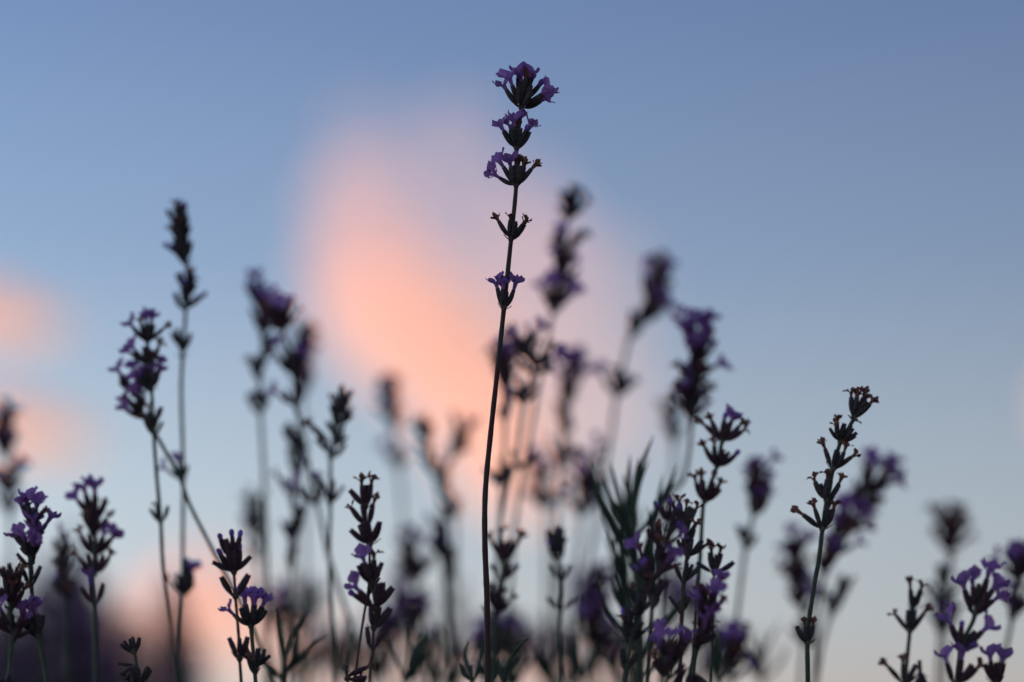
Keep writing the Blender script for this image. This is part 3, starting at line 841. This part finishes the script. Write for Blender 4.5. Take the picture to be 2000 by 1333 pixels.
stalk('cup shaped dark head with thin prongs right beside the lower tallest stem', 14,
      [(988, 1060), (985, 1098), (983, 1132), (972, 1195), (966, 1260), (962, 1345)],
      [(985, 1096, [(-34, 0, w_, 1.15), (-10, -30, w_, 1.15), (10, 20, n_, 1.15), (30, 0, w_, 1.15), (-20, 40, n_, 1.1), (20, -50, n_, 1.1), (0, -70, n_, 1)], 1.1), (983, 1131, [(-46, 0, n_, 1), (40, 0, n_, 1.1), (10, -50, n_, 1)], 1), (966, 1200, 'C', 8, 1.05, 55)], 'plum', M_STEM)
stalk('small dark bud head with paired cups between the tallest stem and the leafy shoot', 15,
      [(1088, 1050), (1090, 1088), (1095, 1134), (1094, 1192), (1092, 1250), (1096, 1345)],
      [(1088, 1072, 'C', 7, 1, 42), (1090, 1092, 'C', 7, 1, 52), (1095, 1134, [(-34, 0, n_, 1), (34, 0, n_, 1), (4, -50, n_, .9)], 1), (1095, 1192, [(-44, 0, n_, 1), (42, 0, n_, 1.05), (-6, -40, n_, .8)], .95)], 'slate', M_STEM)
stalk('blurred violet grey head left of the leafy shoot tips', 34, [(1148, 915), (1146, 960), (1136, 1010), (1128, 1100), (1116, 1345)], [(1148, 935, 'M', 9, 1.1, 50), (1146, 970, 'M', 10, 1.1, 62), (1136, 1005, 'D', 8, 1, 50)], 'plum', M_STEM)
stalk('pale blurred head under the brown tinged blurred head', 40, [(1062, 930), (1064, 985), (1066, 1080), (1068, 1345)], [(1062, 950, 'M', 8, 1.05, 50), (1064, 990, 'D', 8, 1, 50)], 'plum', M_STEM)
stalk('blurred purple head low left of the leafy shoot', 32, [(1164, 1125), (1162, 1180), (1160, 1260), (1160, 1345)], [(1163, 1145, 'C', 8, 1, 42), (1162, 1190, 'M', 9, 1.05, 42), (1160, 1235, 'O', 9, 1.1, 48), (1158, 1268, 'M', 8, 1, 45)], 'plum', M_STEM)
stalk('blurred compact violet head standing alone right of the leafy shoot', 24,
      [(1475, 925), (1476, 970), (1470, 1010), (1457, 1065), (1446, 1150), (1436, 1240), (1428, 1345)], [(1476, 948, 'M', 6, 1.1, 50), (1475, 972, 'M', 7, 1.1, 50), (1472, 1000, 'D', 7, 1.1, 40), (1457, 1068, 'C', 6, 1, 44)], 'plum', M_STEM)
stalk('blurred dark head low right of the dense violet head', 22, [(1434, 1265), (1432, 1300), (1428, 1350)], [(1433, 1290, 'M', 9, 1.05, 50), (1431, 1320, 'M', 9, 1.05, 50)], 'plum', M_STEM)
stalk('large blurred violet head leaning right behind the sharp withered stalk', 24,
      [(1700, 935), (1678, 985), (1648, 1030), (1626, 1080), (1608, 1130), (1596, 1220), (1590, 1345)],
      [(1698, 962, 'O', 9, 1.2, 56), (1676, 998, 'M', 10, 1.2, 56), (1650, 1036, 'O', 9, 1.15, 52), (1630, 1080, 'M', 9, 1.15, 48), (1612, 1122, 'M', 9, 1.1, 46)], 'plum', M_STEM)
stalk('blurred grey violet head lower left of the sharp withered stalk', 30,
      [(1556, 1060), (1562, 1130), (1570, 1200), (1568, 1270), (1562, 1345)], [(1558, 1090, 'M', 8, 1.05, 50), (1562, 1140, 'D', 9, 1.1, 50), (1568, 1195, 'M', 9, 1.1, 55), (1568, 1258, 'C', 8, 1, 55)], 'plum', M_STEM)
stalk('blurred dark head right of the stem of the sharp withered stalk', 26, [(1640, 1140), (1626, 1190), (1606, 1260), (1592, 1345)], [(1640, 1168, 'C', 6, 1, 50), (1622, 1205, 'M', 7, 1, 50)], 'slate', M_STEM)
stalk('round dark brown blurred head alone in the sky at the right', 34, [(1856, 1020), (1857, 1065), (1852, 1150), (1846, 1345)], [(1857, 1052, 'W', 10, 1.15, 46), (1857, 1076, 'W', 12, 1.15, 56)], 'plum', M_STEM)
stalk('grey feathery blurred head beneath the round dark brown head', 28, [(1846, 1125), (1842, 1190), (1836, 1240), (1830, 1345)], [(1846, 1150, 'C', 7, 1.1, 50), (1843, 1190, 'D', 8, 1.1, 60), (1836, 1235, 'M', 8, 1.05, 55)], 'slate', M_STEM)
stalk('blurred violet head cut by the right edge above the bottom right corner', 20,
      [(1990, 1075), (1986, 1130), (1976, 1210), (1966, 1260), (1940, 1345)], [(1990, 1100, 'C', 8, 1.1, 50), (1988, 1135, 'O', 9, 1.1, 50), (1978, 1208, 'M', 10, 1.15, 58)], 'plum', M_STEM)
stalk('blurred dark head at the left edge beside the lower peach streak', 34,
      [(6, 830), (14, 880), (18, 950), (20, 1010), (22, 1345)], [(8, 850, 'D', 9, 1.05, 44), (12, 890, 'D', 10, 1.1, 44), (18, 960, 'M', 9, 1.05, 50), (20, 1008, 'C', 7, 1, 50)], 'plum', M_STEM)
stalk('blurred dark head between the two violet heads at the far left', 20,
      [(122, 1065), (126, 1110), (128, 1170), (130, 1260), (130, 1345)], [(122, 1090, 'C', 8, 1, 34), (127, 1130, 'C', 8, 1, 42), (128, 1172, 'C', 9, 1.05, 55)], 'slate', M_STEM)
rnd = random.Random(77)
for k in range(36):
    x = 540 + k * 25 + rnd.uniform(-11, 11)
    y = rnd.uniform(1140, 1290)
    stalk(ordinal(k + 1) + ' faint blurred stem top from the left in the low background row', rnd.uniform(30, 75), [(x, y), (x + rnd.uniform(-6, 6), y + 40), (x + rnd.uniform(-12, 12), 1345)],
          [(x, y + 12, rnd.choice('CDM'), 7, 1.05, 45), (x, y + 45, rnd.choice('CDM'), 7, 1.05, 48)], 'plum', M_STEM, group='stem tops lost in blur near the horizon')

# leafy shoots and single blades
rnd = random.Random(404)
def leaf_chain(x0, y0, x1, y1, bow):
    nx, ny = -(y1 - y0), x1 - x0
    return [(x0 + (x1 - x0) * t + nx * bow * math.sin(math.pi * t), y0 + (y1 - y0) * t + ny * bow * math.sin(math.pi * t)) for t in (0, .33, .67, 1)]
tips = [(1176, 912), (1192, 930), (1206, 915), (1224, 940), (1272, 862), (1250, 905), (1266, 908), (1286, 935), (1308, 918), (1296, 960), (1208, 985), (1178, 968), (1190, 1010), (1280, 1030), (1262, 1000), (1236, 900),
        (1222, 1000), (1300, 1010), (1212, 1050), (1270, 1080)]
shoot('tall dark green leafy shoot with long narrow leaves, right of centre', 12, [(1236, 1000), (1240, 1080), (1247, 1180), (1250, 1345)],
      [(leaf_chain(1240 + rnd.uniform(-3, 4), min(1260, y + rnd.uniform(120, 235)), 1236 + (x - 1240) * 1.3, y - 14, rnd.uniform(-.09, .09)), rnd.uniform(4.6, 6.6)) for x, y in tips] +
      [([(1249, 1250), (1226, 1205), (1204, 1165), (1192, 1124)], 5), ([(1249, 1290), (1218, 1235), (1186, 1190), (1166, 1126)], 5), ([(1249, 1300), (1282, 1240), (1322, 1190), (1350, 1150)], 8), ([(1249, 1330), (1290, 1290), (1310, 1260), (1330, 1215)], 6)], 1.8)
shoot('second leafy shoot, softer and half hidden behind the tall leafy shoot', 22, [(1222, 1040), (1226, 1130), (1230, 1345)],
      [(leaf_chain(1225 + rnd.uniform(-3, 4), y + rnd.uniform(100, 160), x, y, rnd.uniform(-.1, .1)), rnd.uniform(4, 6)) for x, y in ((1172, 945), (1186, 980), (1204, 945), (1222, 925), (1240, 960), (1256, 985), (1180, 1040), (1266, 1050), (1190, 1090), (1262, 1110))], 1.5)
shoot('small green leaf tuft at the bottom between the violet short stalk and the plum stalk', 12, [(556, 1270), (554, 1300), (552, 1345)],
      [([(555, 1300), (548, 1250), (542, 1215), (536, 1182)], 7), ([(555, 1300), (566, 1250), (588, 1215), (612, 1170)], 5), ([(553, 1320), (580, 1290), (600, 1270), (640, 1235)], 6), ([(553, 1330), (532, 1310), (520, 1300), (508, 1296)], 7), ([(554, 1310), (572, 1290), (578, 1262), (580, 1220)], 6)], 1.2)
shoot('thin leaf blades at the foot of the tallest stem on its left', 6, [(918, 1300), (922, 1345)], [([(919, 1325), (912, 1300), (908, 1275), (914, 1248)], 4), ([(921, 1340), (932, 1310), (940, 1280), (946, 1240)], 4), ([(919, 1330), (908, 1318), (904, 1306), (900, 1296)], 5)], .8)
shoot('curved leaf blade at the foot of the tallest stem on its right', 5, [(986, 1320), (984, 1345)], [([(985, 1330), (992, 1300), (1010, 1268), (1035, 1244)], 5), ([(985, 1340), (980, 1320), (976, 1300), (976, 1284)], 4)], .8)
shoot('thin leaf blades rising at the bottom beside the blurred violet low head', 26, [(1140, 1310), (1142, 1345)], [([(1140, 1330), (1130, 1290), (1126, 1260), (1118, 1230)], 8), ([(1141, 1330), (1152, 1300), (1160, 1280), (1176, 1258)], 8)], 1)

for k in range(16):
    x = 600 + k * 58 + rnd.uniform(-22, 22)
    y = rnd.uniform(1300, 1330)
    lv = []
    for j in range(7):
        tx, ty = x + rnd.uniform(-60, 60), y - rnd.uniform(25, 110)
        lv.append((leaf_chain(x + rnd.uniform(-4, 4), y + 25, tx, ty, rnd.uniform(-.16, .16)), rnd.uniform(3.5, 5.5)))
    shoot(ordinal(k + 1) + ' soft tuft of thin leaves from the left along the bottom edge', rnd.uniform(14, 46), [(x, y), (x + 2, 1350)], lv, 1.0, 'soft leaf tufts along the bottom edge')
